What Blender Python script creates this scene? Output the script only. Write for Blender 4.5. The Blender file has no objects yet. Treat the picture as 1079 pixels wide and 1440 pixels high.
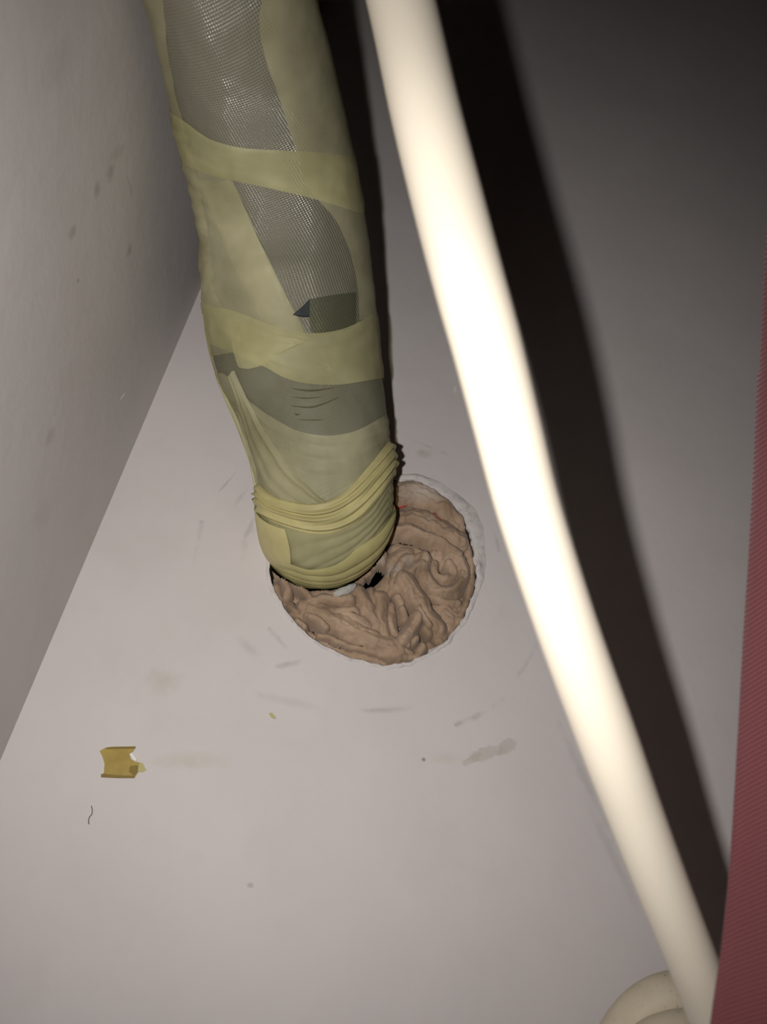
import bpy, bmesh, math, random
import numpy as np
from mathutils import Vector, Matrix, noise

random.seed(7)
rng = np.random.default_rng(7)
SC = bpy.context.scene
COL = SC.collection

# ------------------------------------------------------------------ camera
D = 0.25                       # distance from the lens to the back wall (plane y = 0.25)
F = 1100.0                     # focal length in pixels of the 1079 x 1440 frame
PITCH, ROLL = math.radians(28), math.radians(13)
fwd = np.array([0, math.cos(PITCH), math.sin(PITCH)])
r0 = np.array([1.0, 0, 0]); u0 = np.cross(r0, fwd)
rgt = math.cos(ROLL) * r0 + math.sin(ROLL) * u0
upv = math.cos(ROLL) * u0 - math.sin(ROLL) * r0
cam_d = bpy.data.cameras.new('camera')
cam = bpy.data.objects.new('camera', cam_d); COL.objects.link(cam)
m = Matrix((rgt, upv, -fwd)).transposed().to_4x4()
cam.matrix_world = m
cam_d.sensor_fit = 'VERTICAL'; cam_d.sensor_height = 36.0; cam_d.sensor_width = 36.0 * 1079 / 1440
cam_d.lens = F / 1440 * 36.0
cam_d.clip_start = 0.003; cam_d.clip_end = 20
cam_d.dof.use_dof = True; cam_d.dof.focus_distance = 0.262; cam_d.dof.aperture_fstop = 19.0
SC.camera = cam

# ------------------------------------------------------------------ light and exposure
w = bpy.data.worlds.new('world'); SC.world = w; w.use_nodes = True
w.node_tree.nodes['Background'].inputs[0].default_value = (1.0, 0.72, 0.58, 1)
w.node_tree.nodes['Background'].inputs[1].default_value = 0.0015
sd = bpy.data.lights.new('phone_flash', 'SPOT')
sd.energy = 1.70; sd.spot_size = math.radians(113); sd.spot_blend = 1.0; sd.shadow_soft_size = 0.0028
sd.color = (1.0, 0.965, 0.93)
so = bpy.data.objects.new('phone_flash', sd); COL.objects.link(so)
so.matrix_world = Matrix.Translation(Vector(rgt * -0.020 + upv * 0.002)) @ m @ Matrix.Rotation(math.radians(-.5), 4, 'X')
vs = SC.view_settings
vs.view_transform = 'Standard'; vs.look = 'None'; vs.gamma = 1.0; vs.use_curve_mapping = False
vs.exposure = 0.0

# ------------------------------------------------------------------ picture -> place helpers
def ray(x, y):
    v = fwd * F + (x - 539.5) * rgt - (y - 720) * upv
    return v / F               # depth 1 along the view axis
def P(x, y, Z): return ray(x, y) * Z
def W(x, y, off=0.0):          # point on the back wall, `off` metres in front of it
    v = ray(x, y); return v * ((D - off) / v[1])
XL = -0.094                    # plane of the left wall
def WL(x, y):
    v = ray(x, y); return v * (XL / v[0])
def proj(p):
    z = p @ fwd
    return np.stack([539.5 + F * (p @ rgt) / z, 720 - F * (p @ upv) / z], -1), z

# ------------------------------------------------------------------ object helpers
def mesh_obj(name, verts, faces, mat, parent=None, smooth=True, uv=None):
    me = bpy.data.meshes.new(name)
    me.from_pydata([tuple(map(float, v)) for v in verts], [], [tuple(map(int, f)) for f in faces])
    me.validate()
    if uv is not None:
        ul = me.uv_layers.new(name='UVMap')
        idx = np.empty(len(me.loops), dtype=np.int32); me.loops.foreach_get('vertex_index', idx)
        ul.data.foreach_set('uv', np.asarray(uv, dtype=np.float32)[idx].ravel())
    if smooth:
        me.polygons.foreach_set('use_smooth', [True] * len(me.polygons))
    if mat: me.materials.append(mat)
    o = bpy.data.objects.new(name, me); COL.objects.link(o)
    if parent: o.parent = parent
    return o
def empty(name, loc=(0, 0, 0)):
    o = bpy.data.objects.new(name, None); COL.objects.link(o); o.location = tuple(map(float, loc)); o.empty_display_size = .01
    return o
def tag(o, label, cat, group=None, kind=None):
    o['label'] = label; o['category'] = cat
    if group: o['group'] = group
    if kind: o['kind'] = kind
    return o
def struct(o): o['kind'] = 'structure'; return o
def reparent(o, root):
    o.parent = root; o.matrix_parent_inverse = Matrix.Translation(-root.location)
def recalc(o):
    bm = bmesh.new(); bm.from_mesh(o.data); bmesh.ops.recalc_face_normals(bm, faces=bm.faces); bm.to_mesh(o.data); bm.free()
def solidify(o, t, off=-1):
    md = o.modifiers.new('thickness', 'SOLIDIFY'); md.thickness = t; md.offset = off

def catmull(pts, n):
    pts = np.asarray(pts, float)
    k = len(pts)
    ext = np.vstack([2 * pts[0] - pts[1], pts, 2 * pts[-1] - pts[-2]])
    seg = np.linalg.norm(np.diff(pts[:, :2], axis=0), axis=1)
    cum = np.r_[0, np.cumsum(seg)]
    out = []
    for t in np.linspace(0, cum[-1], n):
        i = min(int(np.searchsorted(cum, t, side='right')) - 1, k - 2); i = max(i, 0)
        a = (t - cum[i]) / max(seg[i], 1e-9)
        p0, p1, p2, p3 = ext[i:i + 4]
        out.append(.5 * (2 * p1 + (p2 - p0) * a + (2 * p0 - 5 * p1 + 4 * p2 - p3) * a * a + (3 * p1 - p0 - 3 * p2 + p3) * a ** 3))
    return np.array(out)
def lin(pts, n):
    pts = np.asarray(pts, float)
    cum = np.r_[0, np.cumsum(np.linalg.norm(np.diff(pts, axis=0), axis=1))]
    t = np.linspace(0, cum[-1], n)
    return np.stack([np.interp(t, cum, pts[:, c]) for c in range(pts.shape[1])], -1)
def fb(x, y, z=0.0, oct=4):
    return noise.fractal(Vector((x, y, z)), 1.0, 2.0, oct)
def tube(path, rad, nr=32):
    """swept tube with caps; path (n,3), rad (n,)"""
    path = np.asarray(path); n = len(path)
    T = np.gradient(path, axis=0); T /= np.linalg.norm(T, axis=1)[:, None]
    a = np.cross(T[0], [0.3, 0.8, 0.5]); a /= np.linalg.norm(a)
    V, Fc, UV = [], [], []
    L = np.r_[0, np.cumsum(np.linalg.norm(np.diff(path, axis=0), axis=1))]
    for i in range(n):
        a = a - T[i] * (a @ T[i]); a /= np.linalg.norm(a); b = np.cross(T[i], a)
        for j in range(nr):
            th = 2 * math.pi * j / nr
            V.append(path[i] + rad[i] * (math.cos(th) * a + math.sin(th) * b)); UV.append((th * rad[i], L[i]))
    for i in range(n - 1):
        for j in range(nr):
            k = (j + 1) % nr
            Fc.append((i * nr + j, i * nr + k, (i + 1) * nr + k, (i + 1) * nr + j))
    Fc.append(tuple(range(nr))[::-1]); Fc.append(tuple(range((n - 1) * nr, n * nr)))
    return V, Fc, UV

# ------------------------------------------------------------------ materials
class Mat:
    def __init__(s, name, col=(.8, .8, .8), rough=.6, spec=.4):
        s.m = bpy.data.materials.new(name); s.m.use_nodes = True
        s.t = s.m.node_tree; s.b = s.t.nodes['Principled BSDF']
        s.b.inputs['Base Color'].default_value = (*col, 1); s.b.inputs['Roughness'].default_value = rough
        s.b.inputs['Specular IOR Level'].default_value = spec
    def n(s, typ, **kw):
        nd = s.t.nodes.new(typ)
        for k, v in kw.items(): setattr(nd, k, v)
        return nd
    def l(s, a, b): s.t.links.new(a, b)
    def coord(s, kind='Object'):
        return s.n('ShaderNodeTexCoord').outputs[kind]
    def noise(s, vec, scale, detail=4, rough=.55, dist=0, dims='3D'):
        nd = s.n('ShaderNodeTexNoise'); nd.noise_dimensions = dims
        nd.inputs['Scale'].default_value = scale; nd.inputs['Detail'].default_value = detail
        nd.inputs['Roughness'].default_value = rough; nd.inputs['Distortion'].default_value = dist
        s.l(vec, nd.inputs['Vector']); return nd.outputs['Fac']
    def ramp(s, fac, stops):
        nd = s.n('ShaderNodeValToRGB'); e = nd.color_ramp.elements
        while len(e) < len(stops): e.new(.5)
        for i, (p, c) in enumerate(stops):
            e[i].position = p; e[i].color = (c, c, c, 1) if isinstance(c, (int, float)) else (*c, 1)
        s.l(fac, nd.inputs['Fac']); return nd.outputs['Color']
    def math(s, op, a, b=None, clamp=False):
        nd = s.n('ShaderNodeMath', operation=op, use_clamp=clamp)
        for i, v in enumerate((a, b)):
            if v is None: continue
            if isinstance(v, (int, float)): nd.inputs[i].default_value = v
            else: s.l(v, nd.inputs[i])
        return nd.outputs[0]
    def mix(s, fac, a, b):
        nd = s.n('ShaderNodeMix', data_type='RGBA')
        for sock, v in ((nd.inputs[0], fac), (nd.inputs[6], a), (nd.inputs[7], b)):
            if isinstance(v, (int, float)): sock.default_value = v
            elif isinstance(v, tuple): sock.default_value = (*v, 1)
            else: s.l(v, sock)
        return nd.outputs[2]
    def bump(s, h, strength=.3, dist=.001, prev=None):
        nd = s.n('ShaderNodeBump'); nd.inputs['Strength'].default_value = strength; nd.inputs['Distance'].default_value = dist
        s.l(h, nd.inputs['Height'])
        if prev is not None: s.l(prev, nd.inputs['Normal'])
        return nd.outputs['Normal']
    def mapping(s, vec, loc=(0, 0, 0), rot=(0, 0, 0), scale=(1, 1, 1)):
        nd = s.n('ShaderNodeMapping'); nd.vector_type = 'POINT'
        nd.inputs['Location'].default_value = loc; nd.inputs['Rotation'].default_value = rot; nd.inputs['Scale'].default_value = scale
        s.l(vec, nd.inputs['Vector']); return nd.outputs[0]

def spot_mask(M, vec, c, sx, sz, ang, wob, plane='xz', hard=.35):
    """irregular blot centred at c with half sizes sx, sz (metres): stain with its own shape"""
    sub = M.n('ShaderNodeVectorMath', operation='SUBTRACT'); M.l(vec, sub.inputs[0]); sub.inputs[1].default_value = tuple(map(float, c))
    if plane == 'xz':
        mp = M.mapping(sub.outputs[0], rot=(0, ang, 0), scale=(1, 1, 1))
        mp = M.mapping(mp, scale=(1 / sx, 0, 1 / sz))
    else:
        mp = M.mapping(sub.outputs[0], rot=(ang, 0, 0))
        mp = M.mapping(mp, scale=(0, 1 / sx, 1 / sz))
    ln = M.n('ShaderNodeVectorMath', operation='LENGTH'); M.l(mp, ln.inputs[0])
    d = M.math('ADD', ln.outputs['Value'], M.math('MULTIPLY', M.math('SUBTRACT', wob, .5), 1.6))
    mr = M.n('ShaderNodeMapRange'); mr.inputs['From Min'].default_value = 1.0; mr.inputs['From Max'].default_value = 1.0 - hard
    M.l(d, mr.inputs['Value']); return mr.outputs[0]

def wall_material(name, base, spots, plane, arcs=()):
    M = Mat(name, base, .62, .25)
    oc = M.coord('Object')
    n1 = M.noise(oc, 14, 5); n2 = M.noise(oc, 420, 3); n3 = M.noise(oc, 70, 5)
    c = M.mix(M.ramp(n1, [(.3, 0.0), (.7, 1.0)]), tuple(b * .94 for b in base), tuple(min(b * 1.04, 1) for b in base))
    c = M.mix(M.math('MULTIPLY', M.ramp(n3, [(.52, 0.0), (.8, 1.0)]), .18), c, (base[0] * .8, base[1] * .78, base[2] * .72))
    wob = M.noise(oc, 260, 4, .6)
    for (p, sx, sz, ang, col, st, hard) in spots:
        k = spot_mask(M, oc, p, sx, sz, ang, wob, plane, hard)
        c = M.mix(M.math('MULTIPLY', k, st), c, col)
    for (cx, cz, r, wd, a0, a1, st) in arcs:      # faint scuffed arcs scratched round the hole
        sub = M.n('ShaderNodeVectorMath', operation='SUBTRACT'); M.l(oc, sub.inputs[0]); sub.inputs[1].default_value = (cx, D, cz)
        ln = M.n('ShaderNodeVectorMath', operation='LENGTH'); M.l(sub.outputs[0], ln.inputs[0])
        wv = M.math('ADD', ln.outputs['Value'], M.math('MULTIPLY', M.math('SUBTRACT', M.noise(oc, 60, 2), .5), .006))
        dd = M.math('ABSOLUTE', M.math('SUBTRACT', wv, r))
        k = M.math('SUBTRACT', 1.0, M.math('DIVIDE', dd, wd), clamp=True)
        sp = M.n('ShaderNodeSeparateXYZ'); M.l(sub.outputs[0], sp.inputs[0])
        an = M.math('ARCTAN2', sp.outputs[2], sp.outputs[0])
        mid, half = (a0 + a1) / 2, (a1 - a0) / 2
        dif = M.math('ABSOLUTE', M.math('WRAP', M.math('SUBTRACT', an, mid), math.pi))
        dif.node.inputs[2].default_value = -math.pi
        g = M.math('MULTIPLY', M.math('SUBTRACT', half, dif), 4.0, clamp=True)
        pat = M.ramp(M.noise(oc, 110, 4), [(.42, 0.0), (.6, 1.0)])
        k = M.math('MULTIPLY', M.math('MULTIPLY', M.math('MULTIPLY', k, g), pat), st)
        c = M.mix(k, c, (.30, .29, .28))
    M.l(c, M.b.inputs['Base Color'])
    b = M.bump(n2, .10, .0006)
    b = M.bump(n3, .22, .0012, b)
    M.l(b, M.b.inputs['Normal'])
    return M.m

WB = (.66, .615, .605)
GREY = (.33, .32, .28)
def ws(x, y, sx, sz, ang=0, col=GREY, st=.3, hard=.6): return (W(x, y), sx, sz, ang, col, st, hard)
HC = np.array([0.0013, D, 0.1134]); HR = 0.0369
back_spots = [
    ws(230, 957, .0065, .0050, .3, (.44, .41, .31), .35, .9),
    ws(684, 1060, .0070, .0022, .45, (.46, .42, .36), .50, .25),
    ws(712, 1050, .0045, .0022, .7, (.46, .42, .36), .50, .25),
    ws(664, 1068, .0036, .0014, .7, (.46, .42, .36), .45, .25),
    ws(630, 1066, .0090, .0022, .23, (.50, .46, .34), .22, .9),
    ws(265, 1070, .0140, .0032, .23, (.48, .45, .34), .35, .9),
    ws(404, 934, .0052, .0014, .5, (.34, .33, .31), .40, .6),
    ws(595, 638, .0034, .0026, .2, (.33, .30, .22), .38, .7),
    ws(596, 1068, .0008, .0008, 0, (.25, .22, .2), .8, .4),
    ws(640, 548, .0006, .0022, .2, (.85, .83, .8), .6, .5),
    ws(318, 680, .0006, .0060, -.35, (.35, .33, .33), .40, .7),
    ws(350, 745, .0012, .0070, -.1, (.36, .34, .34), .38, .7),
    ws(338, 700, .0010, .0050, -.3, (.4, .38, .37), .3, .7),
    ws(350, 910, .0060, .0020, -.55, (.38, .36, .36), .30, .8),
    ws(400, 985, .0120, .0020, 0, (.40, .38, .37), .25, .9),
    ws(820, 1090, .0018, .0200, .57, (.42, .39, .38), .35, .9),
    ws(860, 1200, .0018, .0180, .57, (.42, .39, .38), .30, .9),
    ws(352, 1245, .0010, .0008, 0, (.35, .32, .30), .5, .6),
    ws(200, 560, .0010, .0040, .4, (.8, .78, .75), .4, .6),
]
A = math.radians
back_arcs = [(HC[0], HC[2], .0625, .0012, A(150), A(290), .55), (HC[0], HC[2], .0520, .0010, A(140), A(240), .45),
             (HC[0], HC[2], .0470, .0016, A(200), A(300), .30), (HC[0], HC[2], .0680, .0012, A(200), A(260), .4),
             (HC[0], HC[2], .0440, .0010, A(-60), A(40), .35)]
m_back = wall_material('white_plaster', WB, back_spots, 'xz', back_arcs)
def wl(x, y, sx, sz, ang=0, col=(.25, .22, .18), st=.35, hard=.7): return (WL(x, y), sx, sz, ang, col, st, hard)
left_spots = [wl(156, 242, .0030, .0035, .2), wl(137, 266, .0030, .0030, 0), wl(102, 327, .0018, .0030, .3), wl(183, 262, .005, .0012, 0, st=.25),
              wl(182, 352, .0020, .0025), wl(165, 215, .0020, .0070, .3, st=.2), wl(70, 615, .0030, .0040, st=.25), wl(110, 395, .0008, .0008, st=.8),
              wl(172, 558, .0008, .0028, .4, (.9, .87, .8), .8), wl(60, 720, .006, .006, st=.12), wl(80, 90, .006, .009, st=.12)]
m_left = wall_material('grey_plaster', (.60, .565, .55), left_spots, 'yz')

# ------------------------------------------------------------------ back wall with the round hole
edge_px = [(560, 671), (590, 676), (615, 690), (640, 711), (657, 735), (667, 765), (672, 798), (669, 828), (660, 855), (645, 882), (625, 905), (603, 921),
           (575, 933), (540, 938), (510, 930), (480, 921), (452, 908), (430, 892), (410, 871), (395, 850), (383, 828), (377, 806), (378, 770), (384, 735), (405, 700), (440, 675), (490, 660), (530, 661)]
NA = 240
ep = np.array([W(*q)[[0, 2]] for q in edge_px]) - HC[[0, 2]]
ea = np.arctan2(ep[:, 1], ep[:, 0]); er = np.hypot(ep[:, 0], ep[:, 1])
o_ = np.argsort(ea); ea, er = ea[o_], er[o_]
ang = np.linspace(-math.pi, math.pi, NA, endpoint=False)
hr = np.interp(ang, np.r_[ea[-1] - 2 * math.pi, ea, ea[0] + 2 * math.pi], np.r_[er[-1], er, er[0]])
hr = np.array([h + .0006 * fb(30 * h * math.cos(a) * 8, 30 * h * math.sin(a) * 8, 3) for h, a in zip(hr, ang)])
def hole_r(a): return np.interp(a, np.r_[ang, math.pi], np.r_[hr, hr[0]])
X0, X1, Z0, Z1 = XL, .45, -.30, 1.10
V, Fc = [], []
rings = [0, .004, .010, .020]
for k, dr in enumerate(rings):
    for a, h in zip(ang, hr):
        r = h + dr
        V.append((HC[0] + r * math.cos(a), D, HC[2] + r * math.sin(a)))
for k in range(len(rings) - 1):
    for j in range(NA):
        q = (j + 1) % NA; Fc.append((k * NA + j, k * NA + q, (k + 1) * NA + q, (k + 1) * NA + j))
base = (len(rings) - 1) * NA
# outer skirt to the wall's rectangle
cor = []
for a, h in zip(ang, hr):
    cx, cz = math.cos(a), math.sin(a)
    t = min([(X1 - HC[0]) / cx if cx > 1e-9 else 1e9, (X0 - HC[0]) / cx if cx < -1e-9 else 1e9,
             (Z1 - HC[2]) / cz if cz > 1e-9 else 1e9, (Z0 - HC[2]) / cz if cz < -1e-9 else 1e9])
    V.append((HC[0] + t * cx, D, HC[2] + t * cz))
for j in range(NA):
    q = (j + 1) % NA
    Fc.append((base + j, base + q, base + NA + q, base + NA + j))
n0 = len(V)
for cx, cz in ((X0, Z0), (X1, Z0), (X1, Z1), (X0, Z1)):
    ac = math.atan2(cz - HC[2], cx - HC[0]); j = int(math.floor((ac + math.pi) / (2 * math.pi) * NA)) % NA
    V.append((cx, D, cz)); Fc.append((base + NA + j, base + NA + (j + 1) % NA, len(V) - 1))
# hole lining going into the wall and the wall's thickness behind it
for dep, sc in ((.0015, .985), (.012, .97), (.06, .95)):
    b0 = len(V)
    for j, (a, h) in enumerate(zip(ang, hr)):
        r = h * sc + .0012 * fb(9 * math.cos(a), 9 * math.sin(a), dep * 200)
        V.append((HC[0] + r * math.cos(a), D + dep, HC[2] + r * math.sin(a)))
    prev = 0 if dep == .0015 else b0 - NA
    for j in range(NA):
        q = (j + 1) % NA; Fc.append((prev + q, prev + j, b0 + j, b0 + q))
wall_back = struct(mesh_obj('wall_back', V, Fc, m_back, smooth=False))
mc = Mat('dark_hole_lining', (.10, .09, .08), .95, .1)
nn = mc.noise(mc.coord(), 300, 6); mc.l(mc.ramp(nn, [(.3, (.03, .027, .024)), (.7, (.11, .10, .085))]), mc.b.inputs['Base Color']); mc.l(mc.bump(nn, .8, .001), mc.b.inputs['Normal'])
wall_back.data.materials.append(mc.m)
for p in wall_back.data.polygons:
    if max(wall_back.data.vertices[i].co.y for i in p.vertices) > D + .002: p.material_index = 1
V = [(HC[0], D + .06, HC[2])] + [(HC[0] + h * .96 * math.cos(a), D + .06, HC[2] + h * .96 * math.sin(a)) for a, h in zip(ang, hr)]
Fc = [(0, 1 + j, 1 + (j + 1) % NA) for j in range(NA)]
mk = Mat('hole_shade_black', (.006, .006, .006), 1, 0)  # deep shade of the hole put into the colour of its back disc
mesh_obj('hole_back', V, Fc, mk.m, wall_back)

# rough collar of newer plaster round the hole (child of the wall)
V, Fc = [], []
NR = 12
for k in range(NR + 1):
    t = k / NR
    for j, (a, h) in enumerate(zip(ang, hr)):
        d = math.degrees(a)
        wd = .0012 + .0044 * math.exp(-((d - 42) / 34) ** 2) + .0006 * fb(3 * math.cos(a), 3 * math.sin(a), 5)
        r = h - .0004 + max(wd, .0007) * t
        x, z = HC[0] + r * math.cos(a), HC[2] + r * math.sin(a)
        prof = math.sin(math.pi * min(1, .18 + t * .82)) ** .8 if t < 1 else 0
        hgt = (.00045 + .0004 * fb(x * 140, z * 140, 1) + .00010 * fb(x * 700, z * 700, 2)) * prof
        cw = math.hypot(x - W(668, 797)[0], z - W(668, 797)[2])
        hgt += .0022 * math.exp(-(cw / .0018) ** 2) * prof
        V.append((x, D - max(hgt, .00002 if t < 1 else -.0002), z))
for k in range(NR):
    for j in range(NA):
        q = (j + 1) % NA; Fc.append((k * NA + j, k * NA + q, (k + 1) * NA + q, (k + 1) * NA + j))
mp = Mat('rough_white_filler', (.62, .60, .57), .8, .2)
nn = mp.noise(mp.coord(), 350, 6, .65)
mp.l(mp.ramp(nn, [(.3, (.50, .47, .45)), (.5, (.63, .59, .575)), (.75, (.69, .655, .64))]), mp.b.inputs['Base Color']); mp.l(mp.bump(nn, .25, .0006), mp.b.inputs['Normal'])
mesh_obj('plaster_collar', V, Fc, mp.m, wall_back)

# left wall
V = [(XL, D, Z0), (XL, -.9, Z0), (XL, -.9, Z1), (XL, D, Z1), (XL - .05, D, Z0), (XL - .05, -.9, Z0), (XL - .05, -.9, Z1), (XL - .05, D, Z1)]
Fc = [(0, 1, 2, 3), (7, 6, 5, 4), (0, 4, 5, 1), (3, 2, 6, 7), (1, 5, 6, 2), (0, 3, 7, 4)]
struct(mesh_obj('wall_left', V, Fc, m_left, smooth=False))

# ------------------------------------------------------------------ crumpled peach cloth stuffed in the hole
def seg_d(px, py, a, b):
    ab = b - a; t = np.clip(((px - a[0]) * ab[0] + (py - a[1]) * ab[1]) / (ab @ ab + 1e-12), 0, 1)
    return np.hypot(px - a[0] - t * ab[0], py - a[1] - t * ab[1]), t
folds = [  # (picture polyline, half width px, height mm)
    ([(550, 694), (588, 684), (622, 700), (648, 728)], 20, 4.6), ([(655, 752), (666, 785), (666, 815), (660, 845), (648, 872)], 9, 3.6), ([(552, 728), (588, 728), (618, 741), (648, 762)], 15, 5.0),
    ([(552, 748), (585, 752), (615, 763), (645, 782)], 9, 5.2), ([(556, 764), (585, 768), (605, 776)], 9, 2.4),
    ([(598, 786), (596, 808), (610, 828), (630, 833), (648, 820), (653, 802), (645, 785), (632, 779)], 11, 5.0),
    ([(610, 792), (613, 809), (626, 814), (637, 803), (632, 791)], 8, 4.4),
    ([(612, 775), (620, 780), (623, 790)], 7, 3.2),
    ([(640, 766), (650, 777), (655, 793)], 7, 3.0), ([(655, 770), (662, 790), (662, 815)], 5, 1.5),
    ([(574, 773), (556, 784), (546, 800), (541, 822)], 12, 3.0), ([(537, 778), (534, 792)], 8, 3.4),
    ([(590, 782), (572, 786), (560, 800), (552, 820)], 8, 3.8), ([(598, 792), (575, 806), (560, 825)], 11, 4.0),
    ([(568, 815), (584, 838), (600, 862), (616, 886)], 14, 5.4), ([(576, 835), (590, 860), (603, 884)], 6, 5.6),
    ([(605, 838), (625, 846), (645, 846)], 6, 3.8), ([(612, 852), (632, 856), (650, 850)], 5, 3.0),
    ([(628, 862), (636, 872), (628, 888)], 20, 3.6), ([(620, 880), (624, 892)], 12, 4.0),
    ([(650, 830), (655, 845), (650, 862)], 7, 2.0),
    ([(587, 870), (580, 884), (569, 900)], 11, 5.8), ([(566, 855), (569, 868)], 6, 4.2), ([(559, 838), (566, 846)], 6, 3.5),
    ([(598, 886), (603, 892)], 7, 5.0), ([(582, 903), (586, 900)], 6, 4.8), ([(616, 899), (620, 903)], 7, 4.4),
    ([(590, 916), (596, 911)], 7, 4.6), ([(605, 906), (612, 911)], 6, 4.2), ([(572, 913), (578, 918)], 5, 4.0), ([(575, 905), (576, 908)], 4, 4.4),
    ([(537, 838), (535, 862), (541, 892)], 11, 4.0), ([(549, 850), (552, 872), (560, 900)], 8, 3.2), ([(545, 832), (556, 826)], 7, 3.0),
    ([(505, 832), (515, 852), (531, 878)], 12, 4.2), ([(523, 828), (528, 850)], 8, 3.4), ([(519, 806), (527, 822)], 7, 2.0),
    ([(436, 856), (476, 874), (518, 896), (560, 914)], 17, 4.6), ([(470, 858), (500, 868), (520, 884)], 10, 4.0),
    ([(425, 850), (455, 843), (492, 842)], 11, 4.4), ([(440, 834), (468, 832), (497, 836)], 8, 3.6), ([(432, 864), (465, 860), (500, 858)], 6, 4.4),
    ([(387, 822), (393, 845), (404, 866)], 8, 3.4), ([(399, 815), (404, 828), (400, 842)], 6, 3.8), ([(408, 808), (414, 818)], 5, 4.0), ([(415, 820), (428, 832), (436, 840)], 6, 4.6),
    ([(398, 868), (412, 861), (428, 866)], 6, 3.4), ([(406, 850), (418, 858)], 5, 3.8), ([(437, 868), (450, 874), (458, 884)], 5, 5.2), ([(420, 872), (428, 880)], 6, 4.4),
    ([(428, 886), (462, 904), (502, 918), (545, 926)], 8, 2.4), ([(450, 892), (500, 908), (548, 920), (590, 922)], 5, 3.8),
    ([(470, 914), (505, 925), (540, 932)], 6, 2.4), ([(505, 928), (530, 934)], 5, 3.0),
]
N = 250
g = np.linspace(-HR * 1.06, HR * 1.06, N)
GX, GZ = np.meshgrid(g, g)
pw = np.stack([GX + HC[0], np.full_like(GX, D), GZ + HC[2]], -1)
pp, _ = proj(pw.reshape(-1, 3)); pp = pp.reshape(N, N, 2)
# domain warp so that fold edges wander
wx = np.array([[fb(x * 170, z * 170, 7, 3) for x in g] for z in g]); wz = np.array([[fb(x * 170, z * 170, 11, 3) for x in g] for z in g])
fine = np.array([[fb(x * 420, z * 420, 21, 3) for x in g] for z in g])
qx, qy = pp[..., 0] + wx * 4, pp[..., 1] + wz * 4
H = np.full((N, N), 0.0) + (wx + wz) * .0006
for pl, wd, hh in folds:
    pl = catmull(pl, 14) if len(pl) > 2 else np.asarray(pl, float)
    dm = np.full((N, N), 1e9)
    for a, b in zip(pl[:-1], pl[1:]):
        dm = np.minimum(dm, seg_d(qx, qy, a, b)[0])
    prof = np.clip(1 - (dm / (wd * 1.12)) ** 2, 0, 1) ** .5 * (1 + .03 * np.sin(dm * .7 + wx * 4))
    # soft cloth creases running along each fold
    H = np.maximum(H, (hh * .001) * (.15 + .85 * prof) * (prof > 0) * (1 + .10 * wx))
H += fine * .00008
RR = np.hypot(GX, GZ); AA = np.arctan2(GZ, GX); HRr = hole_r(AA)
edge = np.clip((RR / HRr - .93) / .07, 0, 1)
dome = -.0098 + .0016 * (1 - (RR / HRr) ** 2) + H * 2.25 - .002 * edge ** 2
gap = np.exp(-(((pp[..., 0] - 527) * .8 - (pp[..., 1] - 807) * .6) / 17) ** 2 - (((pp[..., 0] - 527) * .6 + (pp[..., 1] - 807) * .8) / 9) ** 2)
dome -= .03 * np.clip(gap * 1.5 - .25, 0, 1)
def cloth_y(x, y):     # surface height (world y) at a picture point
    p = W(x, y); i = np.clip(np.searchsorted(g, p[0] - HC[0]), 0, N - 1); k = np.clip(np.searchsorted(g, p[2] - HC[2]), 0, N - 1)
    return D - dome[k, i]
ids = -np.ones((N, N), int); V = []
inside = RR < HRr * 1.0 - .0002
for k in range(N):
    for i in range(N):
        if inside[k, i]:
            ids[k, i] = len(V); V.append((GX[k, i] + HC[0], D - dome[k, i], GZ[k, i] + HC[2]))
Fc = []
for k in range(N - 1):
    for i in range(N - 1):
        q = (ids[k, i], ids[k, i + 1], ids[k + 1, i + 1], ids[k + 1, i])
        if min(q) >= 0 and gap[k, i] < .32: Fc.append(q)
mcl = Mat('peach_jersey', (.60, .43, .32), .85, .15)
oc = mcl.coord(); n1 = mcl.noise(oc, 90, 4); n2 = mcl.noise(oc, 1800, 2)
cc = mcl.mix(mcl.ramp(n1, [(.35, 0.0), (.7, 1.0)]), (.30, .205, .135), (.50, .365, .26))
geo = mcl.n('ShaderNodeNewGeometry')
k = spot_mask(mcl, oc, W(600, 690), .012, .006, .4, n1, 'xz', .8)
cc = mcl.mix(mcl.math('MULTIPLY', k, .6), cc, (.58, .52, .47))
for q in ((537, 786, .0022), (556, 800, .0035), (575, 790, .0028)):
    k = spot_mask(mcl, oc, W(q[0], q[1]), q[2], q[2], .4, n1, 'xz', .8); cc = mcl.mix(mcl.math('MULTIPLY', k, .45), cc, (.55, .50, .45))
mcl.l(cc, mcl.b.inputs['Base Color'])
mcl.b.inputs['Sheen Weight'].default_value = .15
mcl.l(mcl.bump(n2, .25, .0003), mcl.b.inputs['Normal'])
cl = mesh_obj('stuffed_cloth', V, Fc, mcl.m)
solidify(cl, .0004, 1)
tag(cl, 'crumpled peach cloth stuffed into the round wall hole around the wrapped hose', 'cloth')

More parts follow.
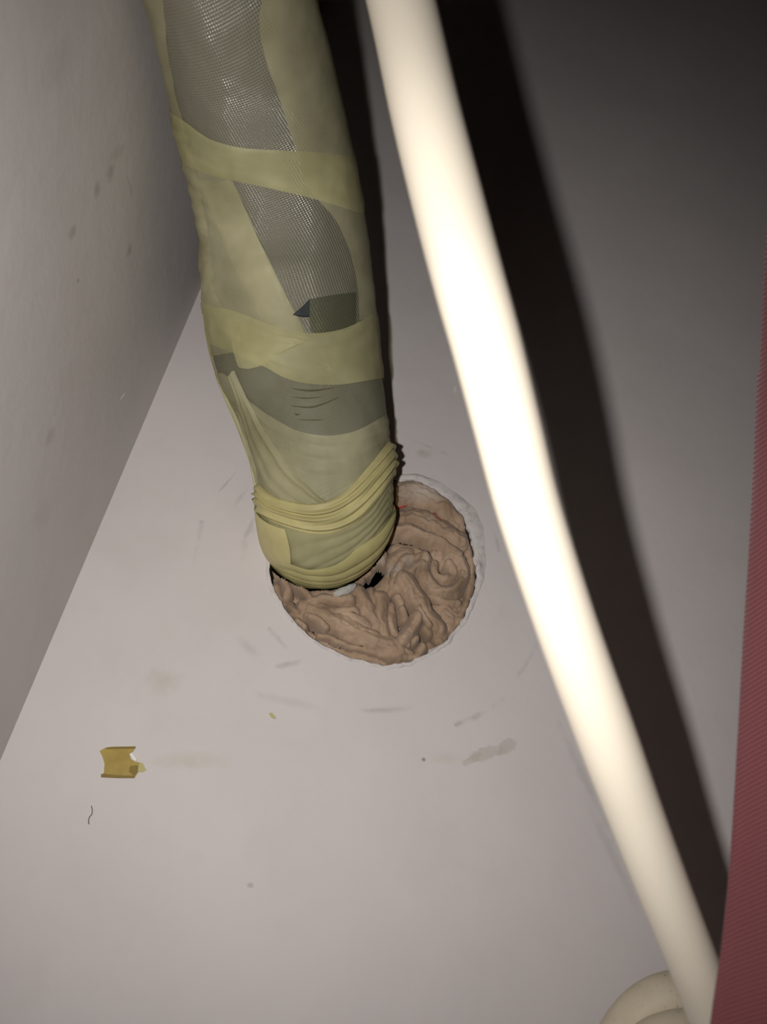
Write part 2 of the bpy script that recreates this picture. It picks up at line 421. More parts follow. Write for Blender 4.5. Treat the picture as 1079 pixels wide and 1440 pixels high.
# red thread lying in the cloth
mt = Mat('red_thread', (.55, .06, .05), .7, .2)
def thread(pts, r, off):
    path = catmull([(*q, 0) for q in pts], 24)
    P3 = []
    for q in path:
        yy = cloth_y(q[0], q[1]); P3.append(W(q[0], q[1], D - yy + off))
    P3 = np.array(P3)
    for _ in range(3): P3[1:-1] = (P3[:-2] + P3[1:-1] * 2 + P3[2:]) / 4
    return tube(P3, np.full(len(P3), r), 8)
v, f, _ = thread([(548, 722), (556, 716), (572, 711), (590, 708), (601, 713)], .00035, .0008)
o = mesh_obj('thread', v, f, mt.m); tag(o, 'short red thread lying on the cloth beside the hose', 'thread')
v, f, _ = thread([(610, 722), (616, 729), (624, 735)], .00035, .0008)
o = mesh_obj('thread', v, f, mt.m); tag(o, 'tiny red thread end near the upper right rim of the hole', 'thread')

# ------------------------------------------------------------------ the wrapped hose
ST = [  # left px, right px, depth of the axis
    ((98, -330), (365, -400), .152), ((142, -190), (392, -240), .174), ((206, 14), (437, -34), .200), ((243, 165), (477, 124), .225), ((282, 330), (514, 298), .249), ((286, 415), (527, 410), .257),
    ((302, 497), (536, 500), .262), ((334, 562), (543, 560), .264), ((350, 622), (548, 612), .264), ((366, 690), (550, 662), .262),
    ((370, 738), (548, 692), .263), ((374, 762), (535, 711), .272), ((376, 770), (523, 716), .288), ((378, 776), (518, 721), .310)]
rows = []
for L, R, Z in ST:
    a, b = P(*L, Z), P(*R, Z); rows.append(np.r_[(a + b) / 2, (b - a) / 2])
rows = np.array(rows)
g1 = np.array([0.0, -.35, 1.0])        # the hose runs on upwards beyond the picture
for k in (1, 2, 3):
    e = rows[0].copy(); e[:3] += g1 / np.linalg.norm(g1) * .07; rows = np.vstack([e, rows])
NS, NT = 680, 256
S = catmull(rows, 520)
for _ in range(30): S[1:-1] = (S[:-2] + 2 * S[1:-1] + S[2:]) / 4
cu_ = np.r_[0, np.cumsum(np.linalg.norm(np.diff(S[:, :3], axis=0), axis=1))]
S = np.stack([np.interp(np.linspace(0, cu_[-1], NS), cu_, S[:, c]) for c in range(6)], -1)
C3, E1 = S[:, :3], S[:, 3:]
T = np.gradient(C3, axis=0); T /= np.linalg.norm(T, axis=1)[:, None]
RAD = np.linalg.norm(E1, axis=1) * .985
E1 = E1 - T * np.sum(E1 * T, 1)[:, None]; E1 /= np.linalg.norm(E1, axis=1)[:, None]
E2 = np.cross(E1, T); E2 *= np.sign(np.sum(E2 * -C3, 1))[:, None]
LEN = np.r_[0, np.cumsum(np.linalg.norm(np.diff(C3, axis=0), axis=1))]
th = np.linspace(0, 2 * math.pi, NT, endpoint=False)
ct, st_ = np.cos(th), np.sin(th)
BN = np.array([[fb(1.6 * c + 5, 1.6 * s_, l * 45, 3) for c, s_ in zip(ct, st_)] for l in LEN])
BN2 = np.array([[fb(3.5 * c, 3.5 * s_ + 9, l * 130, 3) for c, s_ in zip(ct, st_)] for l in LEN])
def base_pts():
    R_ = RAD[:, None] * (1 + .011 * BN) + .00018 * BN2
    return C3[:, None] + R_[..., None] * (ct[None, :, None] * E1[:, None] + st_[None, :, None] * E2[:, None])
BP = base_pts()
du = np.roll(BP, -1, 1) - np.roll(BP, 1, 1); dv = np.gradient(BP, axis=0)
BNrm = np.cross(du, dv); BNrm /= np.linalg.norm(BNrm, axis=2)[..., None]
outw = BP - C3[:, None]; BNrm *= np.sign(np.sum(BNrm * outw, 2))[..., None]
bp2, bz = proj(BP.reshape(-1, 3)); bp2 = bp2.reshape(NS, NT, 2)
facing = np.sum(BNrm * BP, 2) < 0
facing &= (bz.reshape(NS, NT) > .06) & (bp2[..., 1] > -420)
def inv(x, y):
    """picture point on the visible hose -> (station index, theta)"""
    d = (bp2[..., 0] - x) ** 2 + (bp2[..., 1] - y) ** 2; d[~facing] = 1e9
    k = np.unravel_index(np.argmin(d), d.shape)
    i, j = k; i = min(max(i, 1), NS - 2); a = bp2[i, j]
    Ds = (bp2[i + 1, j] - bp2[i - 1, j]) / 2; Dt = (bp2[i, (j + 1) % NT] - bp2[i, j - 1]) / 2
    J = np.array([Ds, Dt]).T
    if abs(np.linalg.det(J)) > .15:
        q = np.clip(np.linalg.solve(J, np.array([x, y]) - a), -1.2, 1.2)
    else: q = (0, 0)
    return float(i + q[0]), float(th[j] + q[1] * (th[1] - th[0]))
def at(grid, s, t):
    s = np.clip(s, 0, NS - 1.001); tt = (t % (2 * math.pi)) / (2 * math.pi) * NT
    i = np.floor(s).astype(int); j = np.floor(tt).astype(int) % NT; fs = (s - i)[..., None]; ft = (tt - np.floor(tt))[..., None]; j1 = (j + 1) % NT
    return (grid[i, j] * (1 - fs) + grid[i + 1, j] * fs) * (1 - ft) + (grid[i, j1] * (1 - fs) + grid[i + 1, j1] * fs) * ft

hose = empty('wrapped_hose', C3[int(NS * .8)])
tag(hose, 'thick grey hose wrapped in translucent yellow tape, running down into the wall hole', 'hose')
# core sleeve
m_core = Mat('woven_grey_sleeve', (.16, .155, .125), .42, .5)
uvn = m_core.coord('UV')
m_core.b.inputs['Coat Weight'].default_value = .5; m_core.b.inputs['Coat Roughness'].default_value = .16
def dots(M, uvv, sx, sy):
    mpn = M.mapping(uvv, rot=(0, 0, .55), scale=(1 / sx, 1 / sy, 1))
    sp = M.n('ShaderNodeSeparateXYZ'); M.l(mpn, sp.inputs[0])
    a = M.math('SINE', M.math('MULTIPLY', sp.outputs[0], 2 * math.pi)); b = M.math('SINE', M.math('MULTIPLY', sp.outputs[1], 2 * math.pi))
    return M.math('ADD', M.math('MULTIPLY', M.math('MULTIPLY', a, b), .5), .5)
dt = dots(m_core, uvn, .0010, .0010)
nz = m_core.noise(m_core.coord(), 60, 4)
cc = m_core.mix(m_core.ramp(dt, [(.2, 0.0), (.85, 1.0)]), (.155, .147, .104), (.22, .208, .150))
cc = m_core.mix(m_core.ramp(nz, [(.35, 0.0), (.7, 1.0)]), cc, m_core.mix(.4, cc, (.19, .18, .13)))
m_core.l(cc, m_core.b.inputs['Base Color'])
bn = m_core.bump(dt, .75, .00026); m_core.l(bn, m_core.b.inputs['Normal']); m_core.l(bn, m_core.b.inputs['Coat Normal'])
m_core.l(m_core.ramp(dt, [(.3, .5), (.8, .26)]), m_core.b.inputs['Roughness'])
idx = np.arange(NS * NT).reshape(NS, NT); i1 = np.roll(idx, -1, 1)
Fc = np.stack([idx[:-1], i1[:-1], i1[1:], idx[1:]], -1).reshape(-1, 4)
# uv needs a seam at the back: build an extra column
seam = int(NT * .75)
order = (np.arange(NT + 1) + seam) % NT
VV = BP[:, order].reshape(-1, 3)
uvu = np.linspace(-math.pi / 2, 1.5 * math.pi, NT + 1)[None] * RAD.mean(); uvs = np.broadcast_to(LEN[:, None], (NS, NT + 1))
UV = np.stack([np.broadcast_to(uvu, (NS, NT + 1)), uvs], -1).reshape(-1, 2)
ii = np.arange(NS * (NT + 1)).reshape(NS, NT + 1)
Fc = np.stack([ii[:-1, :-1], ii[:-1, 1:], ii[1:, 1:], ii[1:, :-1]], -1).reshape(-1, 4)
core = mesh_obj('sleeve', VV, Fc, m_core.m, uv=UV); recalc(core); reparent(core, hose)
core['label'] = 'dull grey woven sleeve under the tape'

# the cloth is packed round the hose, not through it
bm = bmesh.new(); bm.from_mesh(cl.data); kill = []
for f in bm.faces:
    c_ = np.array(f.calc_center_median()); d_ = np.linalg.norm(C3 - c_, axis=1); k = int(np.argmin(d_))
    if d_[k] < RAD[k] + .0030: kill.append(f)
bmesh.ops.delete(bm, geom=kill, context='FACES'); bm.to_mesh(cl.data); bm.free()

def tape_mat(name, col, alpha, rough=.48, bumps=.12, spec=.35):
    M = Mat(name, col, rough, spec)
    oc = M.coord(); n1 = M.noise(oc, 120, 4, .6, 1.5); n2 = M.noise(oc, 45, 3)
    c = M.mix(M.ramp(n2, [(.35, 0.0), (.7, 1.0)]), tuple(c * .86 for c in col), tuple(min(1, c * 1.1) for c in col))
    M.l(c, M.b.inputs['Base Color'])
    M.l(M.bump(n1, bumps, .0009), M.b.inputs['Normal'])
    tr = M.n('ShaderNodeBsdfTransparent'); tr.inputs[0].default_value = (.93, .92, .72, 1)
    mx = M.n('ShaderNodeMixShader'); out = M.t.nodes['Material Output']
    a = M.ramp(n2, [(.3, max(alpha - .08, 0)), (.7, min(alpha + .08, 1))])
    M.l(a, mx.inputs[0]); M.l(tr.outputs[0], mx.inputs[1]); M.l(M.b.outputs[0], mx.inputs[2]); M.l(mx.outputs[0], out.inputs[0])
    return M.m
YEL = (.62, .585, .33)
m_t1 = tape_mat('yellow_tape_single', YEL, .50)
m_t2 = tape_mat('yellow_tape_pale', (.60, .565, .38), .42)
m_t3 = tape_mat('yellow_tape_thick', (.57, .51, .24), .90, .50, .12)
m_t0 = tape_mat('clear_film', (.27, .265, .20), .50, .5, .1, .3)
m_gsw = tape_mat('grey_swatch', (.09, .10, .08), .45, .5)
m_tri = Mat('black_sleeve_gap', (.018, .022, .024), .6, .3)

m_t4 = tape_mat('olive_tape_thick', (.49, .445, .20), .88, .50, .12)
def curve_st(px, n, ext=None):
    """picture polyline -> n (s, theta) samples"""
    q = catmull(px, n)
    a = np.array([inv(x, y) for x, y in q])
    if n > 24: b = a.copy(); a = np.array([a[i] if i < 2 or i > n - 3 else np.median(b[max(i - 5, 0):min(i + 6, n)], axis=0) for i in range(n)])
    for _ in range(2): a[1:-1] = (a[:-2] + a[1:-1] * 2 + a[2:]) / 4
    return a
def rim_row(j):       # the row where a column of the hose turns away into the hole
    yy = bp2[:, j, 1]
    for k in range(NS // 2, NS - 6):
        if yy[k] > 640 and yy[k + 4] - yy[k] < 1.2: return k + 4
    return NS - 4
def around(px, n=90, nb=50):
    """edge of a band going round the hose: left silhouette -> right silhouette -> closed round the back"""
    q = catmull(px, 80); q = q[np.argsort(q[:, 0])]
    tj = [j for j in range(NT) if .16 < th[j] < math.pi - .16][::-1]
    a = []
    for j in tj:
        col = bp2[:, j]; g_ = col[:, 1] - np.interp(col[:, 0], q[:, 0], q[:, 1])
        ks = [k for k in range(NS - 1) if g_[k] <= 0 < g_[k + 1] and facing[k, j]]
        if ks: k = ks[0]; a.append((k + g_[k] / (g_[k] - g_[k + 1]), th[j]))
        else: a.append((rim_row(j), th[j]))   # passes below the visible edge
    a = np.array(a)
    tb = np.linspace(a[-1, 1], a[0, 1] - 2 * math.pi, nb + 2)[1:]
    k = (tb - tb[0]) / (tb[-1] - tb[0]); k = k * k * (3 - 2 * k)
    sb = a[-1, 0] * (1 - k) + a[0, 0] * k
    full = np.vstack([a, np.stack([sb, tb], -1)])
    t = np.linspace(full[0, 1], full[-1, 1], 220)
    s = np.interp(-t, -full[:, 1], full[:, 0])
    for _ in range(4): s[1:-1] = (s[:-2] + 2 * s[1:-1] + s[2:]) / 4
    return np.stack([s, t], -1)
def patch(name, ca, cb, mat, off, M=24, ripple=None, lift=0.0, label=None, rag=0.0, seed=0):
    """strip between two (s,theta) curves laid over the hose, its borders pressed down"""
    n = len(ca); v = np.linspace(0, 1, M)
    A3 = ca[:, None] * (1 - v)[None, :, None] + cb[:, None] * v[None, :, None]
    s, t = A3[..., 0], A3[..., 1]
    b = at(BP, s, t); nn = at(BNrm, s, t)
    uu = np.linspace(0, 1, n)[:, None]
    e = np.minimum(v, 1 - v)[None] * 2; e = 1 - (1 - np.clip(e * 3, 0, 1)) ** 2
    h = off * (.55 + .45 * e) + lift * np.sin(math.pi * v)[None] * np.ones((n, 1))
    if ripple is not None: h = h + ripple(uu, v[None], s, t)
    pts = b + nn * h[..., None]
    ii = np.arange(n * M).reshape(n, M)
    Fc = np.stack([ii[:-1, :-1], ii[1:, :-1], ii[1:, 1:], ii[:-1, 1:]], -1).reshape(-1, 4)
    o = mesh_obj(name, pts.reshape(-1, 3), Fc, mat); recalc(o); reparent(o, hose)
    if label: o['label'] = label
    return o
def back_edge(c, theta):      # same stations, constant theta on the hidden side
    return np.stack([c[:, 0], np.full(len(c), theta)], -1)
K = .00022
def wr(amp, fu, fv, seed):    # crumpled film relief
    def f(u, v, s, t):
        out = np.empty(np.broadcast(u, v).shape)
        for i in range(out.shape[0]):
            for j in range(out.shape[1]):
                out[i, j] = amp * max(0, .3 + fb(u[i, 0] * fu, v[0, j] * fv, seed, 3))
        return out
    return f
# --- strips, from the lowest layer up
# left border film, from the top of the picture to the folds
c = curve_st([(222, -60), (232, 20), (238, 80), (250, 140), (262, 185), (268, 220)], 60)
patch('tape_strip', c, back_edge(c, math.pi * 1.45), m_t2, K * 1, 20, wr(.0003, 8, 3, 3))
c = curve_st([(262, 212), (300, 232), (330, 260), (352, 310), (372, 355), (395, 402), (415, 440), (433, 478)], 90)
patch('tape_strip', c, back_edge(c, math.pi * 1.4), m_t2, K * 1, 26, wr(.0006, 9, 5, 8))
# bright narrow strip in the middle left
c = curve_st([(327, 252), (345, 292), (366, 340), (388, 385), (410, 430), (436, 478)], 70)
d_ = curve_st([(276, 250), (296, 300), (318, 350), (342, 400), (368, 450), (392, 482)], 70)
patch('tape_strip', c, d_, m_t2, K * 2.4, 18, wr(.0002, 6, 2, 12), label='pale yellow diagonal strip of tape')
# pocket of loose film at the left border
c = curve_st([(268, 190), (278, 240), (290, 300), (298, 350), (303, 400), (318, 440)], 70)
patch('tape_strip', c, back_edge(c, math.pi * 1.35), m_t2, K * 2, 20, wr(.0009, 12, 4, 17))
# right borders
c = curve_st([(372, -60), (368, 0), (364, 21), (367, 55), (376, 92), (389, 128), (401, 165), (415, 211), (430, 262)], 90)
patch('tape_strip', c, back_edge(c, -math.pi * .4), m_t2, K * 2.4, 22, wr(.00015, 7, 3, 21), label='pale yellow strip of tape down the right side')
c = curve_st([(432, 262), (447, 281), (466, 302), (480, 325), (492, 355), (498, 380), (503, 410), (505, 450)], 60)
patch('tape_strip', c, back_edge(c, -math.pi * .4), m_t2, K * 1.5, 20, wr(.0003, 7, 3, 31))
# band across at 160-280
u_ = around([(241, 158), (258, 168), (280, 184), (300, 196), (340, 207), (400, 211), (450, 214), (492, 220)])
l_ = around([(262, 232), (300, 246), (327, 253), (387, 266), (447, 281), (505, 300)])
patch('tape_band', u_, l_, m_t1, K * 3, 22, wr(.0002, 10, 3, 41), label='yellow tape band near the top')
# grey swatch and bare triangle
c = curve_st([(434, 421), (460, 416), (490, 412), (500, 411)], 30); d_ = curve_st([(434, 447), (440, 468), (475, 467), (500, 460)], 30)
patch('label_swatch', c, d_, m_gsw, K * 1.1, 12, label='dark grey cloth patch under the tape')
c = curve_st([(435, 421), (424, 432), (412, 442)], 20); d_ = curve_st([(435, 446), (424, 446), (412, 443)], 20)
patch('sleeve_gap', c, d_, m_tri.m, K * 2.9, 10, label='small black triangle where the tape is torn')
# band 440-535
u_ = around([(288, 428), (330, 437), (370, 452), (410, 464), (440, 469), (480, 463), (508, 450), (529, 436)])
l_ = around([(300, 484), (332, 497), (359, 510), (378, 517), (399, 530), (431, 539), (474, 541), (510, 536), (540, 531)])
patch('tape_band', u_, l_, m_t1, K * 3.6, 24, wr(.0003, 12, 4, 51), label='yellow tape band across the middle')
# ragged doubled end on it
c = curve_st([(325, 448), (345, 452), (370, 462), (400, 470), (433, 478)], 40); d_ = curve_st([(338, 516), (352, 518), (372, 512), (392, 500), (430, 480)], 40)
patch('tape_strip', c, d_, m_t1, K * 4.8, 16, wr(.0002, 8, 4, 55), label='bright yellow doubled tape end with a ragged edge')
u_ = around([(290, 470), (332, 485), (378, 505), (431, 525), (474, 528), (540, 515)]); l_ = around([(318, 550), (358, 590), (420, 625), (460, 630), (500, 622), (541, 600)])
patch('film_layer', u_, l_, m_t0, K * .5, 20, label='dull grey film layer under the tape')
# thin translucent dark streaks on the hose below it
m_streak = Mat('dark_streak_tone', (.05, .06, .05), .7, .2)
def streak(a, b, c_, wd):
    up_ = curve_st([a, b, c_], 16); lo = curve_st([(a[0], a[1] + .6), (b[0], b[1] + wd), (c_[0], c_[1] + .6)], 16)
    patch('dark_streak', up_, lo, m_streak_t, K * .9, 5)
m_streak_t = tape_mat('dark_streak_film', (.05, .06, .05), .38, .5)
streak((410, 546), (438, 548), (470, 545), 3); streak((412, 558), (430, 559), (452, 558), 2); streak((408, 570), (440, 571), (478, 558), 3)
streak((414, 581), (418, 582), (422, 582), 2.5); streak((420, 590), (440, 590), (456, 590), 1.5)
# wide band 580-700
def rip_c(u, v, s, t):
    return .00022 * np.maximum(0, np.sin(v * 30 + 2 * np.sin(u * 9))) * np.clip((.5 - np.abs(u - .25)) * 3, 0, 1)
u_ = around([(318, 524), (336, 545), (358, 568), (385, 587), (420, 606), (460, 613), (500, 606), (541, 584)])
l_ = around([(366, 715), (395, 728), (440, 735), (480, 726), (515, 696), (549, 650)])
patch('tape_band', u_, l_, m_t2, K * 2.4, 40, rip_c, label='smooth yellow tape band below the grey stretch')
# diagonal fold down the left of it
c = curve_st([(332, 520), (350, 560), (372, 602), (398, 640), (424, 672), (458, 704), (500, 716)], 70)
d_ = curve_st([(322, 530), (340, 585), (356, 640), (372, 680), (398, 712), (430, 724), (480, 728)], 70)
def fold_r(u, v, s, t): return .0011 * np.exp(-((v - .10) / .09) ** 2) + .0005 * np.exp(-((v - .45) / .10) ** 2) + .0004 * np.exp(-((v - .75) / .08) ** 2)
patch('tape_fold', c, d_, m_t2, K * 3, 40, fold_r, label='glossy diagonal fold of tape')
# gathered folds
def gather(u, v, s, t):
    vis = 1.0
    k = .0013 * np.sin(math.pi * np.clip(v, 0, 1)) ** .5
    r = .0010 * np.sin(v * math.pi * 4 + .9 * np.sin(u * 11) + 1.2 * u) ** 2 + .00025 * np.sin(v * 38 + 6 * u)
    return (k + r * np.sin(math.pi * np.clip(v, 0.02, .98)) ** .3)
u_ = around([(366, 680), (380, 693), (400, 702), (440, 708), (475, 698), (500, 676), (528, 642), (548, 616)])
l_ = around([(373, 728), (392, 736), (420, 745), (450, 750), (480, 745), (510, 728), (532, 700), (551, 664)])
patch('gathered_tape', u_, l_, m_t3, K * 3, 72, gather, label='bunched yellow tape twisted into parallel folds')
# lower wrap with fine ripples
def rip_d(u, v, s, t): return .00035 * np.abs(np.sin(v * math.pi * 6 + 1.5 * np.sin(u * 8)))
u_ = around([(374, 715), (410, 730), (450, 736), (490, 730), (522, 708), (551, 655)])
l_ = around([(379, 806), (420, 812), (450, 812), (490, 795), (520, 768), (550, 730)])
patch('tape_band', u_, l_, m_t1, K * 2.4, 44, rip_d, label='rippled yellow tape just above the hole')
def rip_e(u, v, s, t): return .0003 + .0011 * np.abs(np.sin(v * math.pi * 5 + .8 * np.sin(u * 11))) ** .7
u_ = around([(378, 780), (410, 788), (440, 796), (475, 788), (505, 765), (530, 744), (551, 715)])
l_ = around([(382, 822), (420, 830), (452, 832), (488, 824), (515, 805), (535, 785), (551, 764)])
patch('tape_band', u_, l_, m_t4, K * 2.8, 100, rip_e, label='thick yellow tape edge where the hose enters the hole')
# flap down the left side
c = curve_st([(404, 742), (410, 765), (412, 790), (410, 826)], 50); d_ = back_edge(c, math.pi * 1.15)
def flap(u, v, s, t): return .0008 + .0006 * np.sin(v * math.pi)
patch('tape_flap', c, d_, m_t3, K * 4, 20, flap, label='flat yellow tape flap on the left side')

# white foam crumb under the hose end
def blob(name, c, ax, mat, seed, amp=.25, n=24):
    V, Fc = [], []
    for i in range(n + 1):
        ph = math.pi * i / n
        for j in range(n * 2):
            t = math.pi * j / n
            d = np.array([math.sin(ph) * math.cos(t), math.cos(ph), math.sin(ph) * math.sin(t)])
            k = 1 + amp * fb(d[0] * 1.5 + seed, d[1] * 1.5, d[2] * 1.5, 4)
            V.append(c + (ax[0] * d[0] + ax[1] * d[1] + ax[2] * d[2]) * k)
    for i in range(n):
        for j in range(n * 2):
            q = (j + 1) % (n * 2); Fc.append((i * n * 2 + j, i * n * 2 + q, (i + 1) * n * 2 + q, (i + 1) * n * 2 + j))
    o = mesh_obj(name, V, Fc, mat); recalc(o); return o
mf = Mat('white_foam', (.46, .45, .42), .8, .2); nn = mf.noise(mf.coord(), 900, 3); mf.l(mf.bump(nn, .5, .0004), mf.b.inputs['Normal'])
rx = W(502, 822) - W(468, 836); ry = W(480, 838) - W(476, 820)
o = blob('foam_scrap', W(484, 831, .001), (rx * .5, np.array([0, .0016, 0]), ry * .32), mf.m, 3)
tag(o, 'small white foam scrap showing between the hose end and the cloth', 'foam')

# ------------------------------------------------------------------ white pipe
PS = [((470, -420), 46, .176), ((510, -220), 47, .164), ((564, 0), 48, .152), ((597, 150), 49.5, .143), ((632, 290), 51, .137), ((661, 400), 51, .132), ((686, 490), 50, .130), ((714, 600), 48, .129), ((745, 720), 46, .130),
      ((797, 880), 44, .132), ((855, 1040), 42.5, .135), ((892, 1140), 40, .138), ((932, 1245), 38, .141), ((972, 1345), 36, .144), ((1000, 1420), 35, .147), ((1040, 1520), 35, .150), ((1090, 1640), 35, .154)]
rows = np.array([np.r_[P(*c, z), r / F * z] for c, r, z in PS])
q = catmull(rows, 160)
v, f, uv = tube(q[:, :3], q[:, 3], 64)
mpipe = Mat('cream_plastic', (.83, .75, .62), .30, .5)
nn = mpipe.noise(mpipe.coord(), 40, 3); mpipe.l(mpipe.mix(nn, (.81, .73, .60), (.85, .77, .64)), mpipe.b.inputs['Base Color'])
mpipe.l(mpipe.bump(mpipe.noise(mpipe.coord(), 500, 2), .03, .0004), mpipe.b.inputs['Normal'])
pipe = mesh_obj('pipe', v, f, mpipe.m); recalc(pipe)
tag(pipe, 'long smooth cream white plastic pipe crossing in front of the wall to the right', 'pipe')

# beige coiled hose at the bottom right
mcoil = Mat('beige_hose', (.60, .53, .40), .55, .4)
nn = mcoil.noise(mcoil.coord(), 900, 2); n2 = mcoil.noise(mcoil.coord(), 80, 4)
c = mcoil.mix(mcoil.ramp(n2, [(.35, 0.0), (.7, 1.0)]), (.53, .46, .34), (.63, .56, .43))
c = mcoil.mix(mcoil.ramp(nn, [(.66, 0.0), (.74, .8)]), c, (.25, .20, .13)); mcoil.l(c, mcoil.b.inputs['Base Color'])
cp = [((800, 1720), .200), ((826, 1600), .199), ((850, 1515), .198), ((880, 1452), .197), ((918, 1414), .197), ((965, 1400), .198), ((1020, 1408), .199), ((1070, 1440), .200), ((1100, 1500), .200),
      ((1090, 1570), .197), ((1030, 1610), .193), ((960, 1600), .189), ((905, 1560), .186), ((893, 1510), .185), ((920, 1474), .185), ((970, 1458), .186), ((1040, 1462), .188), ((1120, 1490), .190), ((1200, 1540), .192)]
rows = np.array([P(*c, z) for c, z in cp])
q = catmull(rows, 220)
v, f, uv = tube(q, np.full(len(q), .0059), 40)
o = mesh_obj('coiled_hose', v, f, mcoil.m); recalc(o)
tag(o, 'speckled beige hose looping behind the lower end of the cream pipe', 'hose')

# ------------------------------------------------------------------ dusty pink curtain at the right edge
mcu = Mat('dusty_pink_fabric', (.30, .105, .12), .9, .15)
uvc = mcu.coord('UV')
mpn = mcu.mapping(uvc, rot=(0, 0, .85))
wv = mcu.n('ShaderNodeTexWave'); wv.wave_type = 'BANDS'; wv.bands_direction = 'Y'; wv.inputs['Scale'].default_value = 360; wv.inputs['Distortion'].default_value = .6; wv.inputs['Detail Scale'].default_value = 3
mcu.l(mpn, wv.inputs['Vector'])
nf = mcu.noise(mcu.coord(), 120, 4)
c = mcu.mix(wv.outputs['Fac'], (.17, .050, .056), (.31, .105, .112)); c = mcu.mix(mcu.math('MULTIPLY', nf, .4), c, (.25, .09, .11))
mcu.l(c, mcu.b.inputs['Base Color']); mcu.b.inputs['Sheen Weight'].default_value = .3
nb = mcu.bump(wv.outputs['Fac'], .4, .0005); mcu.l(nb, mcu.b.inputs['Normal'])
trl = mcu.n('ShaderNodeBsdfTranslucent'); mcu.l(c, trl.inputs[0]); mx = mcu.n('ShaderNodeMixShader'); mx.inputs[0].default_value = .25
mcu.l(mcu.b.outputs[0], mx.inputs[1]); mcu.l(trl.outputs[0], mx.inputs[2]); mcu.l(mx.outputs[0], mcu.t.nodes['Material Output'].inputs[0])
ex = np.array([(-700, 1105, .230), (0, 1092, .205), (330, 1078, .188), (520, 1068, .180), (522, 1066, .180), (700, 1058, .170), (900, 1046, .160), (1100, 1034, .150), (1250, 1023, .142), (1330, 1014, .138), (1400, 1004, .135), (1600, 980, .128), (2000, 930, .116)])
NV, NU = 260, 70
V, UV = [], []
for i in range(NV):
    y = -700 + 2700 * i / (NV - 1)
    x = np.interp(y, ex[:, 0], ex[:, 1]); z = np.interp(y, ex[:, 0], ex[:, 2])
    e = P(x, y, z)
    for j in range(NU):
        u = j / (NU - 1)
        p = e + np.array([1, 0, 0]) * (.16 * u) + np.array([0, -1, 0]) * (.010 * math.sin(u * 26 + .6 * math.sin(i / NV * 5)) * (1 - math.exp(-u * 14)) + .03 * u) \
            + np.array([0, 1, 0]) * .0010 * fb(u * 14, i / NV * 6, 2)
        V.append(p); UV.append((u * .16, i / NV * .5))
Fc = [(i * NU + j, i * NU + j + 1, (i + 1) * NU + j + 1, (i + 1) * NU + j) for i in range(NV - 1) for j in range(NU - 1)]
cu = mesh_obj('curtain', V, Fc, mcu.m, uv=UV); recalc(cu); solidify(cu, .0006, 0)
tag(cu, 'dusty pink ribbed fabric curtain hanging at the right edge', 'curtain')

# ------------------------------------------------------------------ scraps on the wall
def flat_scrap(name, px, mat, t=.00025, curl=.0, inner=None):
    bm = bmesh.new()
    vs_ = [bm.verts.new(W(x, y, t)) for x, y in px]
    f = bm.faces.new(vs_)
    r = bmesh.ops.extrude_face_region(bm, geom=[f])
    for e in r['geom']:
        if isinstance(e, bmesh.types.BMVert): e.co.y = D - .00001
    bmesh.ops.recalc_face_normals(bm, faces=bm.faces)
    me = bpy.data.meshes.new(name); bm.to_mesh(me); bm.free(); me.materials.append(mat)
    o = bpy.data.objects.new(name, me); COL.objects.link(o); return o
ms = Mat('amber_tape', (.38, .26, .05), .45, .4)
nn = ms.noise(ms.coord(), 160, 4); ms.l(ms.mix(ms.ramp(nn, [(.35, 0.0), (.65, 1.0)]), (.34, .225, .045), (.44, .33, .07)), ms.b.inputs['Base Color'])
ms2 = Mat('dark_amber_edge', (.23, .16, .035), .5, .3)
ms3 = Mat('pale_amber', (.50, .44, .20), .5, .3)
sc_root = empty('tape_scrap', W(168, 1072))
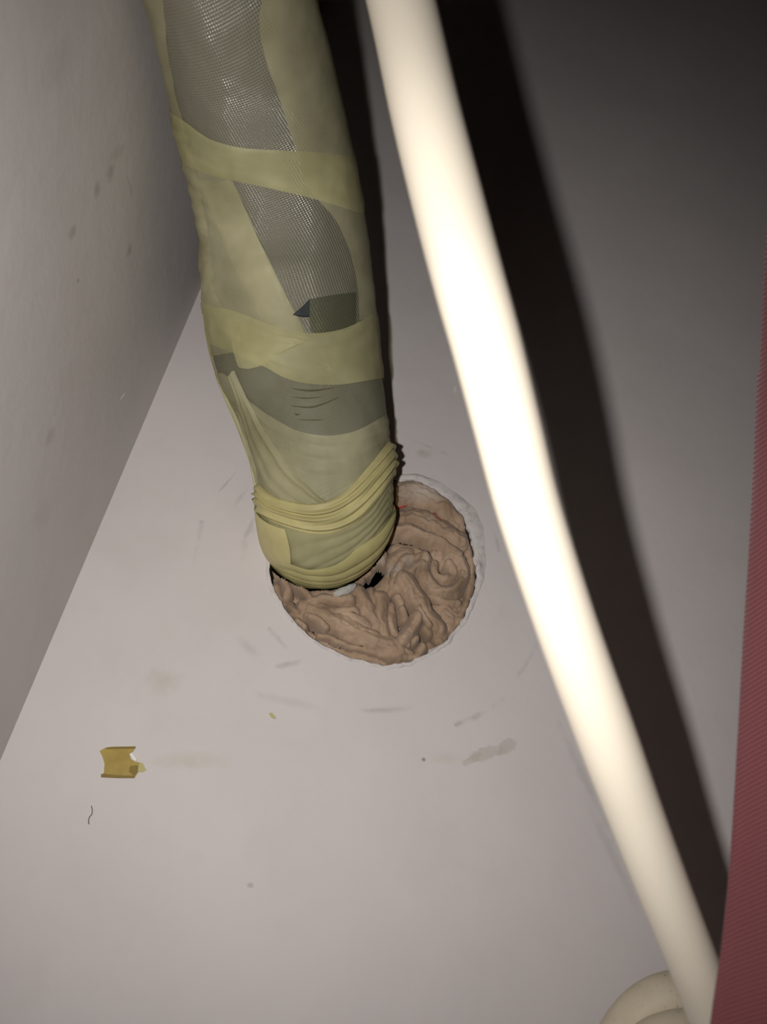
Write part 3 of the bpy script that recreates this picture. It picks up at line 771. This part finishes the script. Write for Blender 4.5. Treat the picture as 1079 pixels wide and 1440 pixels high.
tag(sc_root, 'square scrap of old amber tape stuck on the wall at lower left', 'tape')
o = flat_scrap('backing', [(140, 1056), (148, 1051.5), (160, 1050.5), (190, 1050), (188, 1056), (182, 1060), (184, 1067), (190, 1071), (196, 1072), (194, 1086), (189, 1094), (165, 1093.5), (142, 1092.5), (146, 1086), (147, 1074), (144, 1064)], ms.m); reparent(o, sc_root)
o = flat_scrap('curled_edge', [(142, 1088.5), (147, 1088), (165, 1090.3), (189, 1090.5), (189, 1094), (165, 1094), (142, 1092.8)], ms2.m, .0006); reparent(o, sc_root); o['label'] = 'darker curled lower edge'
o = flat_scrap('curled_edge', [(149, 1051), (160, 1050), (190.5, 1049.5), (190, 1052.5), (160, 1053), (150, 1053)], ms2.m, .0005); reparent(o, sc_root)
o = flat_scrap('torn_tail', [(195, 1071.5), (201, 1073), (203.5, 1079), (206, 1083), (200, 1086), (194, 1086)], ms3.m, .0002); reparent(o, sc_root); o['label'] = 'pale torn tail of tape'
o = flat_scrap('doubled_corner', [(183, 1077), (194, 1076), (193.5, 1086), (189, 1091), (181, 1085)], ms2.m, .0004); reparent(o, sc_root)
mw = Mat('white_chip', (.85, .84, .80), .6, .4)
o = flat_scrap('paint_chip', [(182.5, 1060.5), (186, 1059), (191, 1066), (192, 1069.5), (189.5, 1069.5)], mw.m, .0007)
tag(o, 'tiny white paint chip at the torn corner of the amber tape', 'chip')
o = flat_scrap('tape_fleck', [(378, 1003), (382, 1002), (387, 1007), (388, 1011), (384, 1010), (380, 1007)], ms3.m, .0004)
tag(o, 'tiny yellowish fleck on the wall below the hole', 'fleck')
mh = Mat('dark_hair', (.06, .05, .045), .5, .4)
pth = catmull([(*W(x, y, .0003),) for x, y in [(128.5, 1133), (129.8, 1140), (129, 1145), (125.8, 1149), (124.5, 1154), (125, 1159)]], 24)
v, f, _ = tube(pth, np.full(24, .00012), 6)
o = mesh_obj('hair', v, f, mh.m); tag(o, 'short curved dark hair stuck on the wall below the amber tape', 'hair')
